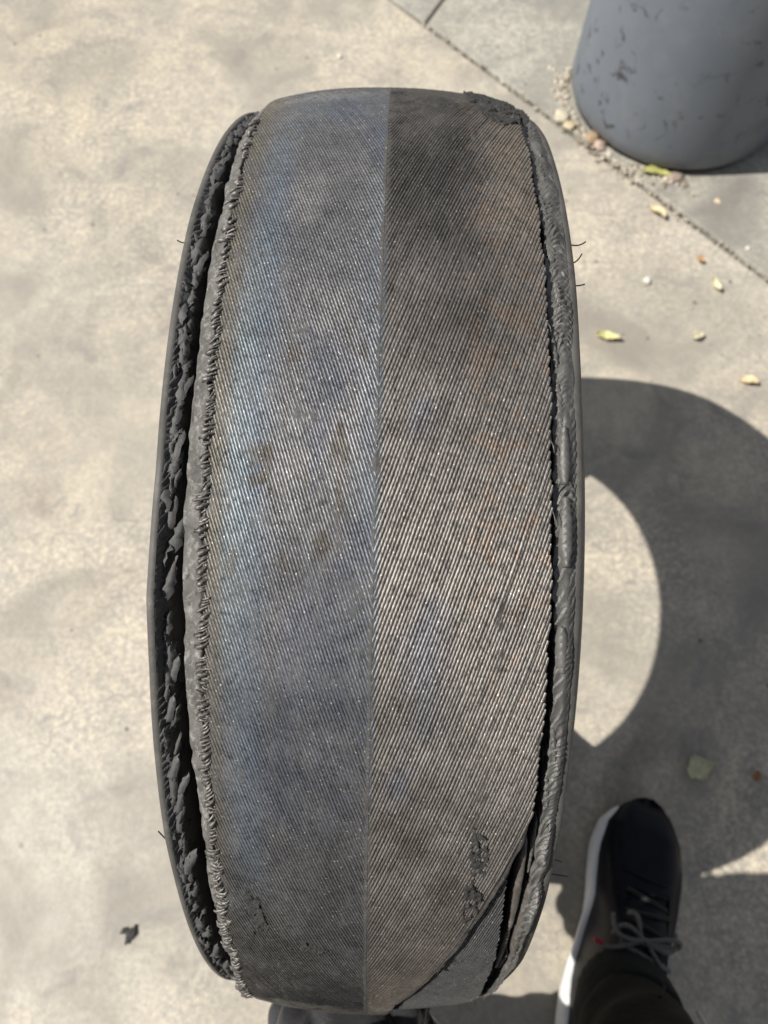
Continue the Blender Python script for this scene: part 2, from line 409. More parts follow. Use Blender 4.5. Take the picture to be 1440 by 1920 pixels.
ALPHA = radians(19.0)
def cord_mesh(name, side, sign, pitch, th0, th1, rc, lift, S, xmin, xmax_f, drop=0.0, alpha=ALPHA, xcap=.068, wob=1.0, flat=None):
    """steel cords as half tubes; sign=+1: cords run up (th grows) away from the seam"""
    sweep = np.degrees(xcap/np.tan(alpha)/R)
    ks = np.arange(th0 - (sweep if sign > 0 else 0), th1 + (0 if sign > 0 else sweep), np.degrees(pitch/R))
    K = len(ks); jit = RNG.normal(0, 1, K)
    # find the end of every cord
    s = np.linspace(0, 1, 200); ax = xmin + (xcap-xmin)*s
    TH = ks[:, None] + sign*np.degrees(ax[None]/np.tan(alpha)/R) + 0*ax[None]
    lim = xmax_f(TH)
    bad = ax[None] > lim
    end = np.where(bad.any(1), bad.argmax(1), 199)/199.0
    end = end*(1 - np.abs(RNG.normal(0, .004, K)))
    u = np.linspace(0, 1, S)[None]*end[:, None]
    ax = xmin + (xcap-xmin)*u
    th = ks[:, None] + sign*np.degrees(ax/np.tan(alpha)/R)
    keep = (th.max(1) > th0) & (th.min(1) < th1) & (end > .02)
    ax, th, jit = ax[keep], th[keep], jit[keep]; K = len(ax)
    x = side*ax
    c0 = npos(x, th)
    wobx = wob*(.00010*noise(np.stack([ax*120, np.arange(K)[:, None]*7.7 + 0*ax, 0*ax], -1), 3) + .00016*noise(c0*85, 4))
    sag = wob*.00022*(np.abs(noise(np.stack([ax*35, np.arange(K)[:, None]*3.3+0*ax, 0*ax], -1), 19)) > .55)*sstep(.02, .05, ax)*(side > 0)
    wobx = wobx + side*wob*.00004*RNG.normal(size=(K, 1))
    wobr = -sag + wob*(.00010*noise(c0*130, 12) + .00002*jit[:, None])
    xx = x + wobx
    r0 = prof(xx) + lift + wobr - drop
    rcv = rc*(1 + .025*jit[:, None] + .10*noise(c0*160, 15))
    ph = np.radians(np.array([-88, -46, 0, 46, 88]))
    tr = np.radians(th)
    er = np.stack([0*tr, np.sin(tr), np.cos(tr)], -1); et = np.stack([0*tr, np.cos(tr), -np.sin(tr)], -1); exv = np.array([1., 0, 0])
    b = exv*cos(alpha) - sign*side*sin(alpha)*et
    cen = tp(xx, th, r0)
    V = cen[:, :, None] + rcv[:, :, None, None]*(np.cos(ph)[None, None, :, None]*er[:, :, None] + np.sin(ph)[None, None, :, None]*b[:, :, None])
    base = np.arange(K*S*5).reshape(K, S, 5)
    F = np.stack([base[:, :-1, :-1], base[:, 1:, :-1], base[:, 1:, 1:], base[:, :-1, 1:]], -1).reshape(-1, 4)
    if side*sign > 0: pass
    Lc = (ax-xmin)/sin(alpha)
    cuv = np.stack([np.broadcast_to(Lc[:, :, None], V.shape[:3]), np.broadcast_to((ph/pi)[None, None], V.shape[:3]),
                    np.broadcast_to(RNG.random(K)[:, None, None], V.shape[:3])], -1)
    tn = tint(side, x, th, np.broadcast_to(jit[:, None], x.shape))
    if flat is not None: tn = np.broadcast_to(np.array(flat), tn.shape)*(1+.25*fbm(c0*90, 99)[..., None]*np.array([1, 1, 1, 0]))
    tn = np.broadcast_to(tn[:, :, None], V.shape[:3]+(4,))
    V = V.reshape(-1, 3)
    vth = np.degrees(np.arctan2(V[:, 1], V[:, 2]-R)); lim = xmax_f(vth) + .00015
    V[:, 0] = side*np.minimum(side*V[:, 0], lim)
    # orient outwards
    f0 = F[len(F)//2]; nn = np.cross(V[f0[1]]-V[f0[0]], V[f0[2]]-V[f0[1]]); cc = V[f0].mean(0)-np.array([0, 0, R]); cc[0] = 0
    if np.dot(nn, cc) < 0: F = F[:, ::-1]
    return mesh_np(name, V, F, True, {'tint': tn.reshape(-1, 4), 'cuv': cuv.reshape(-1, 3)})

TH0, TH1 = -100.0, 72.0
PITCH = .00412
RC = .00060
for side, nm in ((-1, 'left'), (1, 'right')):
    ef = edge_left if side < 0 else edge_right
    # skim rubber shell the cords lie in
    th = np.linspace(-180, 180, 1100)[:, None]; q = np.linspace(0, 1, 74)[None]
    ex = ef(np.clip(th, -88, 58)); 
    if side > 0: ex = np.where((th < -88) | (th > 60), .0655, ex)
    ax = q*ex; TH = th + 0*ax; X = side*ax
    res = residue(side, X, TH)
    fine = fbm(npos(X, TH)*500, 77)
    low = -.00010 if side < 0 else -.00027
    rr = prof(X) + low + (.00058-low)*np.clip(res, 0, 1.1)*.85 + .00013*fine*(1+1.2*res)
    rr = rr - .0012*sstep(.985, 1.0, q)
    V = tp(X, TH, rr).reshape(-1, 3)
    n2 = fbm(npos(X, TH)*45, 79)
    cskim = lerp3((.082, .085, .093) if side < 0 else (.082, .075, .068), (.085, .081, .077), sstep(.3, .9, res)) * (1+.35*n2[..., None])
    if side < 0: cskim = lerp3(cskim, (.085, .09, .105), sstep(26, 36, TH)*.9)
    else: cskim = lerp3(cskim, (.062, .057, .052), sstep(26, 36, TH)*.8)
    cskim = lerp3(cskim, (.11, .1, .085), sstep(-62, -72, TH)*.8)
    cskim = np.concatenate([cskim, np.ones(cskim.shape[:2]+(1,))], -1)
    F = grid_faces(1100, 74)
    if side > 0: F = F[:, ::-1]
    sk = link('belt_rubber', mesh_np('belt_rubber', V, F, True, {'tint': cskim.reshape(-1, 4)}), MAT['skim'], tyre)
    sk['label'] = 'bluish left half of the bare belt' if side < 0 else 'brown and silver right half of the bare belt'
    me = cord_mesh('steel_cord', side, 1, PITCH if side > 0 else .00392, TH0, TH1, RC if side < 0 else RC*1.06, -.00018 if side < 0 else -.00022, 130, .00005 if side < 0 else .0002, ef)
    o = tag(link('steel_cord', me, MAT['cord'], tyre), kind='stuff')

# second belt laid bare by the tear, lower right
def edge_b2(th):
    th = np.asarray(th, float); p = npos(0*th, th)
    return np.interp(th, [-90, -63.6, -56, -50, -44, -41, -38], [.058, .0575, .0584, .0584, .0576, .060, .063]) + .0005*noise(p*300, 91) + .0004*noise(p*110, 92)
th = np.linspace(-92, -33, 240)[:, None]; q = np.linspace(0, 1, 60)[None]
ax = .002 + (edge_b2(th)-.002)*q; TH = th + 0*ax
rr = prof(ax) - .0030 - .0016*sstep(.96, 1, q) + .00012*fbm(npos(ax, TH)*420, 93)
cb = np.concatenate([lerp3((.022, .022, .023), (.035, .035, .036), sstep(-.3, .3, fbm(npos(ax, TH)*60, 94))), np.ones(ax.shape+(1,))], -1)
link('second_belt', mesh_np('second_belt', tp(ax, TH, rr).reshape(-1, 3), grid_faces(240, 60)[:, ::-1], True, {'tint': cb.reshape(-1, 4)}), MAT['skim'], tyre)
me = cord_mesh('second_belt_cord', 1, 1, PITCH*1.0, -90, -35, .00046, 0, 90, .004, edge_b2, drop=.0027, alpha=radians(17), xcap=.064, wob=.6, flat=(.125, .128, .132, .5))
tag(link('second_belt_cord', me, MAT['cord'], tyre), kind='stuff')
me = cord_mesh('second_belt_weft', 1, -1, .0040, -90, -35, .00030, 0, 60, .004, edge_b2, drop=.0027, alpha=radians(52), xcap=.064, wob=.6, flat=(.125, .128, .132, .5))
tag(link('second_belt_weft', me, MAT['cord'], tyre), kind='stuff')

# revolved closed sections
def revolve(name, pts, mat, n=360, mod=None):
    P = np.array(pts); th = np.linspace(-180, 180, n, endpoint=False)[:, None]
    X = np.broadcast_to(P[None, :, 0], (n, len(P))).copy(); Rr = np.broadcast_to(P[None, :, 1], (n, len(P))).copy()
    if mod: X, Rr = mod(X, Rr, th)
    V = tp(X, th+0*X, Rr).reshape(-1, 3); F = grid_faces(n, len(P), True, True)
    me = mesh_np(name, V, F)
    bm = bmesh.new(); bm.from_mesh(me); bmesh.ops.recalc_face_normals(bm, faces=bm.faces); bm.to_mesh(me); bm.free()
    for p in me.polygons: p.use_smooth = True
    return link(name, me, mat, tyre)
revolve('carcass', [(-.0745, .255), (-.0735, .272), (-.066, .290), (-.05, .2985), (-.02, .3035), (.02, .3035), (.045, .2990), (.058, .294), (.0655, .284), (.069, .270), (.070, .255),
                    (.064, .255), (.063, .272), (.05, .287), (.02, .2945), (-.02, .2945), (-.05, .288), (-.066, .272), (-.069, .255)], MAT['black'])

def flare_left(th):
    """how far the torn left sidewall leans outwards, by angle"""
    return np.interp(th, [-180, -75, -60, -47, -42, -31, -27, -21.5, -19, -12, 0, 12, 25, 40, 60, 180],
                     [0, -.0075, -.0045, -.0022, -.0010, .0000, .0002, .0012, .0006, -.0006, -.0002, .0001, -.0012, -.0035, -.004, 0])
def modL(X, Rr, th):
    k = sstep(.255, .297, Rr)*(Rr > .25)
    return X - flare_left(th)*k*(X < -.073), Rr
Ls = [(-.0748, .258), (-.0775, .272), (-.0785, .282), (-.0806, .2895), (-.0822, .2945), (-.0832, .2964), (-.0858, .2966), (-.0868, .2948), (-.0885, .284), (-.0922, .262), (-.0928, .242), (-.0885, .218), (-.080, .198), (-.073, .1885),
      (-.066, .1865), (-.061, .190), (-.0625, .199), (-.071, .218), (-.0745, .240)]
revolve('sidewall', Ls, MAT['lip'], 480, modL)['label'] = 'left sidewall leaning away from the belt'
def flare_right(th):
    return np.interp(th, [-180, -75, -66, -59, -49, -40, -30, -6, 6, 15, 27, 41, 60, 180], [0, -.010, -.0085, -.0045, -.002, -.0008, -.0002, 0, .0012, .0014, .0014, -.0005, -.002, 0])
def modR(X, Rr, th):
    k = sstep(.255, .297, Rr)*(Rr > .25)
    return X + flare_right(th)*k*(X > .073), Rr
Rs = [(.0685, .258), (.0680, .272), (.0680, .288), (.0700, .2950), (.0745, .2962), (.0762, .2970), (.0788, .2968), (.0797, .2950), (.083, .284), (.0895, .262), (.0915, .242), (.0875, .218), (.079, .198), (.072, .1885),
      (.065, .1865), (.060, .190), (.0615, .199), (.069, .218), (.0705, .240)]
revolve('sidewall', Rs, MAT['lip'], 480, modR)['label'] = 'right sidewall with a thin smooth lip'

# left shoulder strip between the belt edge and the gap
n, mcols = 1100, 34
th = np.linspace(-84, 56, n)[:, None]; q = np.linspace(0, 1, mcols)[None]
xo = np.interp(th, [-84, -61, -43, -33, -25, -17, -9, 0, 12, 42, 56], [.0662, .0668, .0684, .0708, .0722, .0733, .0732, .0728, .0728, .0740, .075]) + .0006*noise(npos(0*th, th)*75, 41) + .0005*noise(npos(0*th, th)*240, 42)
xi = edge_left(th) - .0008
wrap = np.clip((q-.74)/.26, 0, 1); qq = np.clip(q/.74, 0, 1)
ax = xi + (xo-xi)*qq - .0034*wrap**2
rr = .3030 - .0052*qq**1.3 - .030*wrap**1.4 - .0022*sstep(.30, .12, qq + .10*noise(npos(0*th, th)*330, 46)) 
TH = th + 0*ax; pp = tp(-ax, TH, rr)
rr = rr + (.0007*fbm(pp*90, 43) + .0006*fbm(pp*330, 44, 3) - .0007*sstep(.15, .4, noise(pp*260, 45)))*sstep(1, .6, wrap)
link('shoulder_strip', mesh_np('shoulder_strip', tp(-ax, TH, rr).reshape(-1, 3), grid_faces(n, mcols)), MAT['strip'], tyre)

# torn faces of both sidewalls (fine relief)
def torn_left():
    n, mc = 1300, 30
    th = np.linspace(-80, 50, n)[:, None]; q = np.linspace(0, 1, mc)[None]
    p0 = npos(0*th, th)
    fl = flare_left(th)
    xi = .0790 + .0009*noise(p0*120, 21) + .0008*noise(p0*300, 22); xo = .0834
    ax = xi + (xo-xi)*q; TH = th + 0*ax
    deep = sstep(-33, -27, th)*sstep(-13, -19, th)
    rr = (.2918 - .0055*deep) + (.0048+.0055*deep)*q**.8
    s = TH*R*pi/180
    w = fbm(tp(ax, TH, R)*70, 23)
    ph = (s*1.0 + ax*1.15)/.0042 + 2.2*w
    saw = (ph % 1.0)
    amp = .0016*np.sin(pi*np.clip(q, .02, 1))**.6*(1+.9*noise(tp(ax, TH, R)*55, 24))
    rr = rr + amp*(sstep(0, .75, saw)*sstep(1.0, .86, saw)-.5) + .0004*fbm(tp(ax, TH, R)*600, 25, 3)
    rr = rr - .010*sstep(.12, 0, q)
    X = -(ax + fl*.9)
    return mesh_np('torn_face', tp(X, TH, rr).reshape(-1, 3), grid_faces(n, mc))
link('torn_face', torn_left(), MAT['torn'], tyre)
def torn_right():
    n, mc = 1500, 40
    th = np.linspace(-80, 52, n)[:, None]; q = np.linspace(0, 1, mc)[None]
    p0 = npos(0*th, th)
    fr = flare_right(th)
    xi = np.interp(th, [-80, -66, -58, -50, -42, -36, -27, -20, -14, 0, 10, 25, 52], [.061, .064, .0668, .0672, .0682, .0690, .0688, .0676, .0667, .0664, .0666, .0664, .066]) + .0010*noise(p0*80, 121) + .0010*noise(p0*330, 122)
    xo = .0768 + fr
    ax = xi + (xo-xi)*q; TH = th + 0*ax; s = TH*R*pi/180
    P = tp(ax, TH, R)
    rr = .2996 - .0026*q**1.6
    w = fbm(P*60, 123)
    # long overlapping scales on the inner half, tight ripples on the ridge
    ph = (s - ax*1.5)/.0075 + 1.3*w; saw = ph % 1.0
    rr = rr + .0011*(saw-.5)*sstep(.62, .35, q)
    ph2 = (s + 190*(ax-(xi+xo)/2-.0006)**2 - .5*(ax-xi))/.0026 + 2.6*w + .8*fbm(P*150, 128)
    rid = np.exp(-((q-.60-.10*w)/.25)**2)
    rr = rr + rid*(.0013 + .0008*np.sin(2*pi*ph2)*np.clip(.6+1.5*noise(P*70, 126), 0, 2)) + .0011*noise(P*95, 124)
    ph3 = (s - ax*1.6)/.0045 + 1.2*w; saw3 = ph3 % 1.0
    rr = rr + .0006*(saw3-.5)*sstep(.62, .82, q)*np.clip(.7+noise(P*50, 129), 0, 2)
    rr = rr + .00025*fbm(P*500, 125, 3)
    rr = rr - .010*sstep(.08, 0, q) - .0004*sstep(.93, 1, q)
    return mesh_np('torn_face', tp(ax, TH, rr).reshape(-1, 3), grid_faces(n, mc)[:, ::-1])
link('torn_face', torn_right(), MAT['torn_glossy'], tyre)

# ragged flakes on the left torn face: six shapes shared by all
def flake_mesh(i):
    rg = np.random.default_rng(100+i); nu, nv = 7, 5
    u = np.linspace(0, 1, nu)[:, None]; v = np.linspace(-1, 1, nv)[None]
    wdt = (.0010+.0007*rg.random())*np.sin(pi*np.clip(u*.86+.10, 0, 1))**.7*(1+.25*rg.normal(size=(nu, 1)))
    L = .0055 + .0050*rg.random()
    x = wdt*v + .0008*np.sin(u*3+rg.random()*3); y = L*u + .0003*rg.normal(size=(nu, nv))
    z = .0014*np.sin(u*2.6) - .0010*v**2 + .0004*rg.normal(size=(nu, nv)) + .0006*u*v*rg.normal()
    V = np.stack(np.broadcast_arrays(x, y, z), -1).reshape(-1, 3)
    return mesh_np('rubber_flake', V, grid_faces(nu, nv)[:, ::-1])
FL = [flake_mesh(i) for i in range(8)]
for me in FL: me.materials.append(MAT['torn'])
from mathutils import Matrix
def place(name, me, x, th, r, ang, tilt, roll, sc):
    """lay a mesh on the tyre: local y along ang (0 = towards +th), local z outwards"""
    o = bpy.data.objects.new(name, me); COL.objects.link(o); o.parent = tyre
    t = radians(th)
    er = Vector((0, sin(t), cos(t))); et = Vector((0, cos(t), -sin(t))); ex_ = Vector((1, 0, 0))
    yv = (et*cos(ang) + ex_*sin(ang)); xv = yv.cross(er)
    Mx = Matrix((xv, yv, er)).transposed().to_4x4()
    loc = Vector((x, r*sin(t), R+r*cos(t)))
    o.matrix_local = Matrix.Translation(loc) @ Mx @ Matrix.Rotation(roll, 4, 'Y') @ Matrix.Rotation(tilt, 4, 'X') @ Matrix.Diagonal((sc, sc, sc, 1))
    return o
rg = np.random.default_rng(5)
th_ = -73.0
while th_ < 41:
    fl = float(flare_left(th_))
    row = rg.random()**1.2; dk = float(sstep(-34, -28, th_)*sstep(-12, -18, th_))
    x = -(.0832 - row*.0022 + fl*.9)
    r = .2948 - row*.0012 + .0010*rg.random() - .003*dk
    place('rubber_flake', FL[rg.integers(8)], x, th_, r, radians(19+8*rg.normal()), radians(-5+5*rg.normal()), radians(-12+9*rg.normal()), .85+.55*rg.random()+.3*dk)
    th_ += (.38 + .6*rg.random())*(1+.8*dk)

# curled cord ends along the left belt edge
def curl_mesh(i):
    rg = np.random.default_rng(300+i); parts = []; u = np.linspace(0, 1, 7)
    for k in range(2 + (i % 2)):
        w = (k-.6)*.0017 + .0003*rg.normal()
        x = .0014 - (.0046+.0008*rg.normal())*u; y = w + .0016*(1-u)**1.5 - .0010*u
        z = .0001 + (.0008+.0005*rg.random())*np.sin(pi*u)**.8 - .0007*u**2
        rad = np.interp(u, [0, .25, .6, .85, 1], [.0003, .0006, .0010, .0011, .0006])*(1+.15*rg.normal(size=7))*(1 if k == 0 else .6)
        parts.append(tube(np.stack([x, y, z], -1) + .00012*rg.normal(size=(7, 3)), rad, 4))
    V, F = join(parts); return mesh_np('cord_curl', V, F)
CU = [curl_mesh(i) for i in range(12)]
for me in CU: me.materials.append(MAT['wire'])
th_ = -69.0
while th_ < 33:
    x = -float(edge_left(th_)) + .0004*rg.normal() + .0006
    if rg.random() > .07 + .5*(th_ > 15):
        o = place('cord_curl', CU[rg.integers(12)], x, th_, float(prof(x)) - .0001, radians(8+13*rg.normal()), radians(6*rg.normal()), radians(8*rg.normal()), .70+.5*rg.random())
    th_ += np.degrees(.0038/R)*(1+.16*rg.normal())

# leftover rubber draped over the cords
def in_poly(px, py, poly):
    r = np.zeros(px.shape, bool); n = len(poly)
    for i in range(n):
        x0, y0 = poly[i]; x1, y1 = poly[(i+1) % n]
        c = ((y0 > py) != (y1 > py)) & (px < (x1-x0)*(py-y0)/((y1-y0) if y1 != y0 else 1e-9)+x0)
        r ^= c
    return r
def drape(name, poly, h, mat, hole=.34, freq=170, step=.00045, seed=0, rise=None, base=None, label=None):
    poly = np.array(poly, float); x0, t0 = poly.min(0)-[.001, .3]; x1, t1 = poly.max(0)+[.001, .3]
    nx = int((x1-x0)/step)+2; nt = int(radians(t1-t0)*R/step)+2
    X, T = np.meshgrid(np.linspace(x0, x1, nx), np.linspace(t0, t1, nt), indexing='ij')
    P = npos(X, T); jx = .0010*fbm(P*320, 200+seed); jt = np.degrees(.0010*fbm(P*320, 210+seed)/R)
    ins = in_poly(X+jx, T+jt, poly) & (fbm(P*freq*np.array([1, .8, .8]), 220+seed) < hole)
    inner = ins.copy()
    for sh in ((1, 0), (-1, 0), (0, 1), (0, -1)): inner &= np.roll(ins, sh, (0, 1))
    hh = h*(.45 + .9*fbm(P*150, 230+seed) + 1.5*fbm(P*620, 240+seed, 3))
    b = prof(X) if base is None else base(X, T)
    rr = np.where(inner, b + .0004 + hh, b - .0010)
    fm = ins[:-1, :-1] & ins[1:, :-1] & ins[1:, 1:] & ins[:-1, 1:]
    V, F = compact(tp(X, T, rr).reshape(-1, 3), grid_faces(nx, nt, mask=fm))
    nn = np.cross(V[F[:, 1]]-V[F[:, 0]], V[F[:, 2]]-V[F[:, 1]]); cc = V[F].mean(1)-[0, 0, R]; cc[:, 0] = 0
    if (nn*cc).sum() < 0: F = F[:, ::-1]
    o = link(name, mesh_np(name, V, F, True), mat, tyre)
    if label: o['label'] = label
    return o
drape('rubber_patch', [(-.0507, -42.5), (-.0465, -43.4), (-.0425, -45.0), (-.0441, -46.7), (-.0407, -50.0), (-.0422, -50.9), (-.0528, -51.2), (-.0516, -49.2), (-.0525, -46.8), (-.0509, -44.5)], .0009, MAT['rough'], .10, 170, seed=1, label='crumbling rubber scab near the lower left edge')
drape('rubber_patch', [(-.0372, -50.4), (-.0292, -50.7), (-.0156, -51.9), (-.0200, -52.6), (-.0298, -52.8), (-.0355, -52.2)], .0006, MAT['rough'], .02, 260, seed=2)
drape('rubber_patch', [(.0405, -37.6), (.0471, -39.0), (.049, -41.1), (.0472, -43.2), (.0479, -44.4), (.0469, -46.3), (.0428, -50.0), (.0392, -47.7), (.0388, -43.0)], .0008, MAT['rough'], .04, 330, seed=3, label='crumbled rubber band near the lower right tear')
drape('rubber_patch', [(.0310, -55.6), (.0335, -54.4), (.0368, -53.3), (.0345, -54.9), (.0318, -56.6)], .0008, MAT['rough'], .3, 180, seed=4)
drape('rubber_chunk', [(.041, 40.5), (.050, 42), (.0606, 42), (.0675, 40.8), (.0688, 31.9), (.0669, 27.4), (.0565, 25.2), (.0488, 26.1), (.0432, 28.9), (.0400, 33)], .0012, MAT['rough'], .30, 150, .0005, seed=5, label='torn lump of dark rubber at the far right corner')
drape('rubber_chunk', [(.0675, 38.5), (.0735, 37), (.0755, 33), (.073, 30.3), (.069, 30), (.0685, 33)], .0014, MAT['rough'], .4, 150, .0006, seed=6, base=lambda X, T: .3000+0*X)

# right sidewall: loose tongues and strips of rubber
def tongue(x_a, th_a, x_b, th_b, w, r, mat, arch=.0016, seed=0, name='rubber_tongue', rib=.0003, taper=.35):
    nu, nv = 44, 14
    u = np.linspace(0, 1, nu)[:, None]; v = np.linspace(-1, 1, nv)[None]
    th = th_a + (th_b-th_a)*u; xc = x_a + (x_b-x_a)*u
    prof_w = np.sin(pi*np.clip(.5 + (u-.5)*(1-taper*.15), .06, .94))**.35
    P0 = tp(xc, th, r)
    ww = w*prof_w*(1+.14*noise(P0*260, 310+seed)) 
    X = xc + ww*v; T = th + 0*X
    P = tp(X, T, r)
    rr = r + arch*(1-v**2) + rib*np.sin(2*pi*(T*R*pi/180*1.0+.9*ww*np.abs(v))/.0032 + 3*fbm(P*80, 320+seed)) + .0003*fbm(P*400, 330+seed, 3)
    rr = rr - .004*np.abs(v)**9 - .004*(sstep(.04, 0, u)+sstep(.96, 1, u))
    V = tp(X, T, rr).reshape(-1, 3); F = grid_faces(nu, nv)
    nn = np.cross(V[F[:, 1]]-V[F[:, 0]], V[F[:, 2]]-V[F[:, 1]]); cc = V[F].mean(1)-[0, 0, R]; cc[:, 0] = 0
    if (nn*cc).sum() < 0: F = F[:, ::-1]
    return link(name, mesh_np(name, V, F), mat, tyre)
rgt = np.random.default_rng(77)
for a in (24.5, 19.5, 14.6, 9.2, 4.4, -.6, -4.6, -30.2, -34.6):
    x0 = .0700 + .0009*rgt.normal(); ln = rgt.uniform(2.2, 4.2)
    tongue(x0, a, x0+.0012+.0005*rgt.normal(), a-ln, .0017+.0007*rgt.random(), .2990, MAT['torn_glossy'], .0012, int(20+a), 'rubber_chip', .00025)
tongue(.0712, -8.0, .0712, -12.6, .0028, .2996, MAT['torn_glossy'], .0022, seed=1, rib=.0001)
tongue(.0716, -13.2, .0722, -18.6, .0030, .2994, MAT['torn_glossy'], .0022, seed=2, rib=.0002)
tongue(.0712, -22.6, .0722, -26.3, .0029, .2994, MAT['torn_glossy'], .0022, seed=3, rib=.00012)
tongue(.0640, -40.3, .0634, -52.0, .0021, .2988, MAT['brown'], .0008, 4, 'rubber_strip', .00022)
tongue(.0634, -51.0, .0620, -60.5, .0017, .2980, MAT['brown'], .0007, 5, 'rubber_strip', .0002)
tongue(.0694, -46.3, .0680, -57.0, .0030, .2978, MAT['brown'], .0016, 6, 'rubber_tongue', .0005)
tongue(.0660, -57.4, .0640, -61.2, .0010, .2968, MAT['strip'], .0006, 7, 'rubber_strip', .0002)
tongue(.0680, -38.6, .0672, -44.8, .0010, .2972, MAT['torn_glossy'], .0006, 8, 'rubber_strip', .0002)
# gash right of the long tongue: the face is missing there, so the strip stands over a hollow already

# vent spews: thin rubber hairs on the sidewalls
def spew(x, th, r, dx, dth, bend, n=8):
    u = np.linspace(0, 1, n); X = x + dx*u; T = th + dth*u + bend*u*u; rr = r - .004*u
    V, F = tube(tp(X, T, rr), .00032, 5)
    return link('vent_hair', mesh_np('vent_hair', V, F), MAT['spew'], tyre)
spew(.0815, 10.0, .292, .0085, .3, 1.1); spew(.0812, 7.8, .292, .0062, 1.0, 1.0); spew(.0808, 5.3, .292, .0060, .6, .3)
spew(.0783, -41.3, .292, .0022, -.2, 0); spew(.0780, -44.2, .292, .0060, -1.0, -.3); spew(.0775, -46.0, .292, .0105, -1.2, -.2)
spew(-.0868, 9.2, .292, -.0062, .7, .5); spew(-.0865, -43.2, .292, -.0045, 0, 0)
# loose wires sticking out at the belt edges
for x, th, dx, dth in ((.0655, -.2, .0012, -.7), (.0655, -9.5, .0010, -.8), (-.0655, 21.5, .003, 1.2), (.0575, -63.5, .0015, -2.2), (.066, -14.5, .001, -.9), (.052, -64.5, .003, -1.5)):
    u = np.linspace(0, 1, 6); V, F = tube(tp(x+dx*u, th+dth*u, prof(x)+.0006+.001*np.sin(u*3)), .00022, 4)
    link('loose_wire', mesh_np('loose_wire', V, F), MAT['wire'], tyre)

# ------------------------------------------------------------------ bollard
def mat_bollard():
    m = M('bollard_plastic')
    col = m.ramp(m.noise(7, 4, .5), [(.3, (.125, .145, .175)), (.7, (.155, .175, .205))])
    sg = m.noise(9, 5, .7, None, 1.6)
    col = m.mix(m.ramp(sg, [(.58, 0), (.70, .6)]), col, (.07, .075, .085))
    sm = m.noise(30, 4, .6, None, 1.2)
    col = m.mix(m.ramp(sm, [(.60, 0), (.68, .9)]), col, (.035, .036, .04))
    mp = m.n('Mapping'); mp.inputs['Scale'].default_value = (1, 1, .35); m.l(m.co, mp.inputs[0])
    s2 = m.noise(55, 5, .7, mp.outputs[0], .5)
    col = m.mix(m.ramp(s2, [(.64, 0), (.74, .5)]), col, (.05, .05, .055))
    sp_ = m.n('SeparateXYZ'); m.l(m.co, sp_.inputs[0])
    foot = m.math('ADD', sp_.outputs[2], m.math('MULTIPLY', m.noise(30, 4, .6), .05))
    col = m.mix(m.ramp(foot, [(.03, .6), (.075, 0)]), col, (.10, .095, .085))
    col = m.mix(m.ramp(m.noise(4.5, 5, .65), [(.46, 0), (.7, .55)]), col, (.085, .095, .11))
    dust = m.noise(18, 6, .7)
    col = m.mix(m.ramp(dust, [(.5, 0), (.8, .3)]), col, (.3, .31, .32))
    m.color(col); m.set(Roughness=.5, Specular_IOR_Level=.4); m.bump(m.noise(260, 4), .15, .0008); return m.m
bol = empty('bollard', (.463, 1.000, 0))
tag(bol, 'scuffed grey-blue round plastic bollard standing at the slab joint', 'bollard')
def lathe(name, pts, mat, parent, seg=96):
    P = np.array(pts); a = np.linspace(0, 2*pi, seg, endpoint=False)[:, None]
    V = np.stack([P[None, :, 0]*np.cos(a), P[None, :, 0]*np.sin(a), np.broadcast_to(P[None, :, 1], (seg, len(P)))], -1)
    return link(name, mesh_np(name, V.reshape(-1, 3), grid_faces(seg, len(P), True)), mat, parent)
MAT['bol'] = mat_bollard()
lathe('sleeve', [(.158, .008), (.164, .010), (.1675, .018), (.168, .03), (.167, .30), (.166, .62), (.1645, .80), (.156, .86), (.130, .90), (.075, .925), (0.0005, .93)], MAT['bol'], bol)
lathe('base_ring', [(.1, .001), (.160, .001), (.160, .016), (.1, .016)], MAT['black'], bol)

# ------------------------------------------------------------------ litter on the ground
def leaf(name, x, y, L, Wd, rot, c, label, cat='leaf', curl=.006, seed=0, z=.003, group='leaf bits scattered on the concrete', rough=.55):
    rgl = np.random.default_rng(700+seed); nu, nv = 15, 7
    u = np.linspace(0, 1, nu)[:, None]; v = np.linspace(-1, 1, nv)[None]
    w = Wd/2*np.sin(pi*np.clip(u, .0, 1)**.85)**.8*(1+.12*rgl.normal(size=(nu, 1))) + .0003
    X = L*(u-.5) + 0*v; Y = w*v + .08*L*np.sin(u*3); Z = curl*(v**2*.5 + .7*np.sin(u*2.6+seed)**2) - .0009*np.exp(-(v/.2)**2) + .0006*rgl.normal(size=(nu, nv))
    Z = Z - Z.min() + .0004
    V = np.stack([X, Y, Z], -1).reshape(-1, 3)
    m = M(name+'_skin'); n = m.noise(220, 4, .6)
    m.color(m.ramp(n, [(.3, tuple(k*.72 for k in c)), (.7, tuple(min(1, k*1.15) for k in c))])); m.set(Roughness=rough)
    m.bump(m.noise(500, 3), .3, .0005)
    me = mesh_np(name, V, grid_faces(nu, nv)); o = link(name, me, m.m)
    sol = o.modifiers.new('thickness', 'SOLIDIFY'); sol.thickness = .0004
    o.location = (x, y, z); o.rotation_euler = (0, 0, radians(rot))
    return tag(o, label, cat, group)
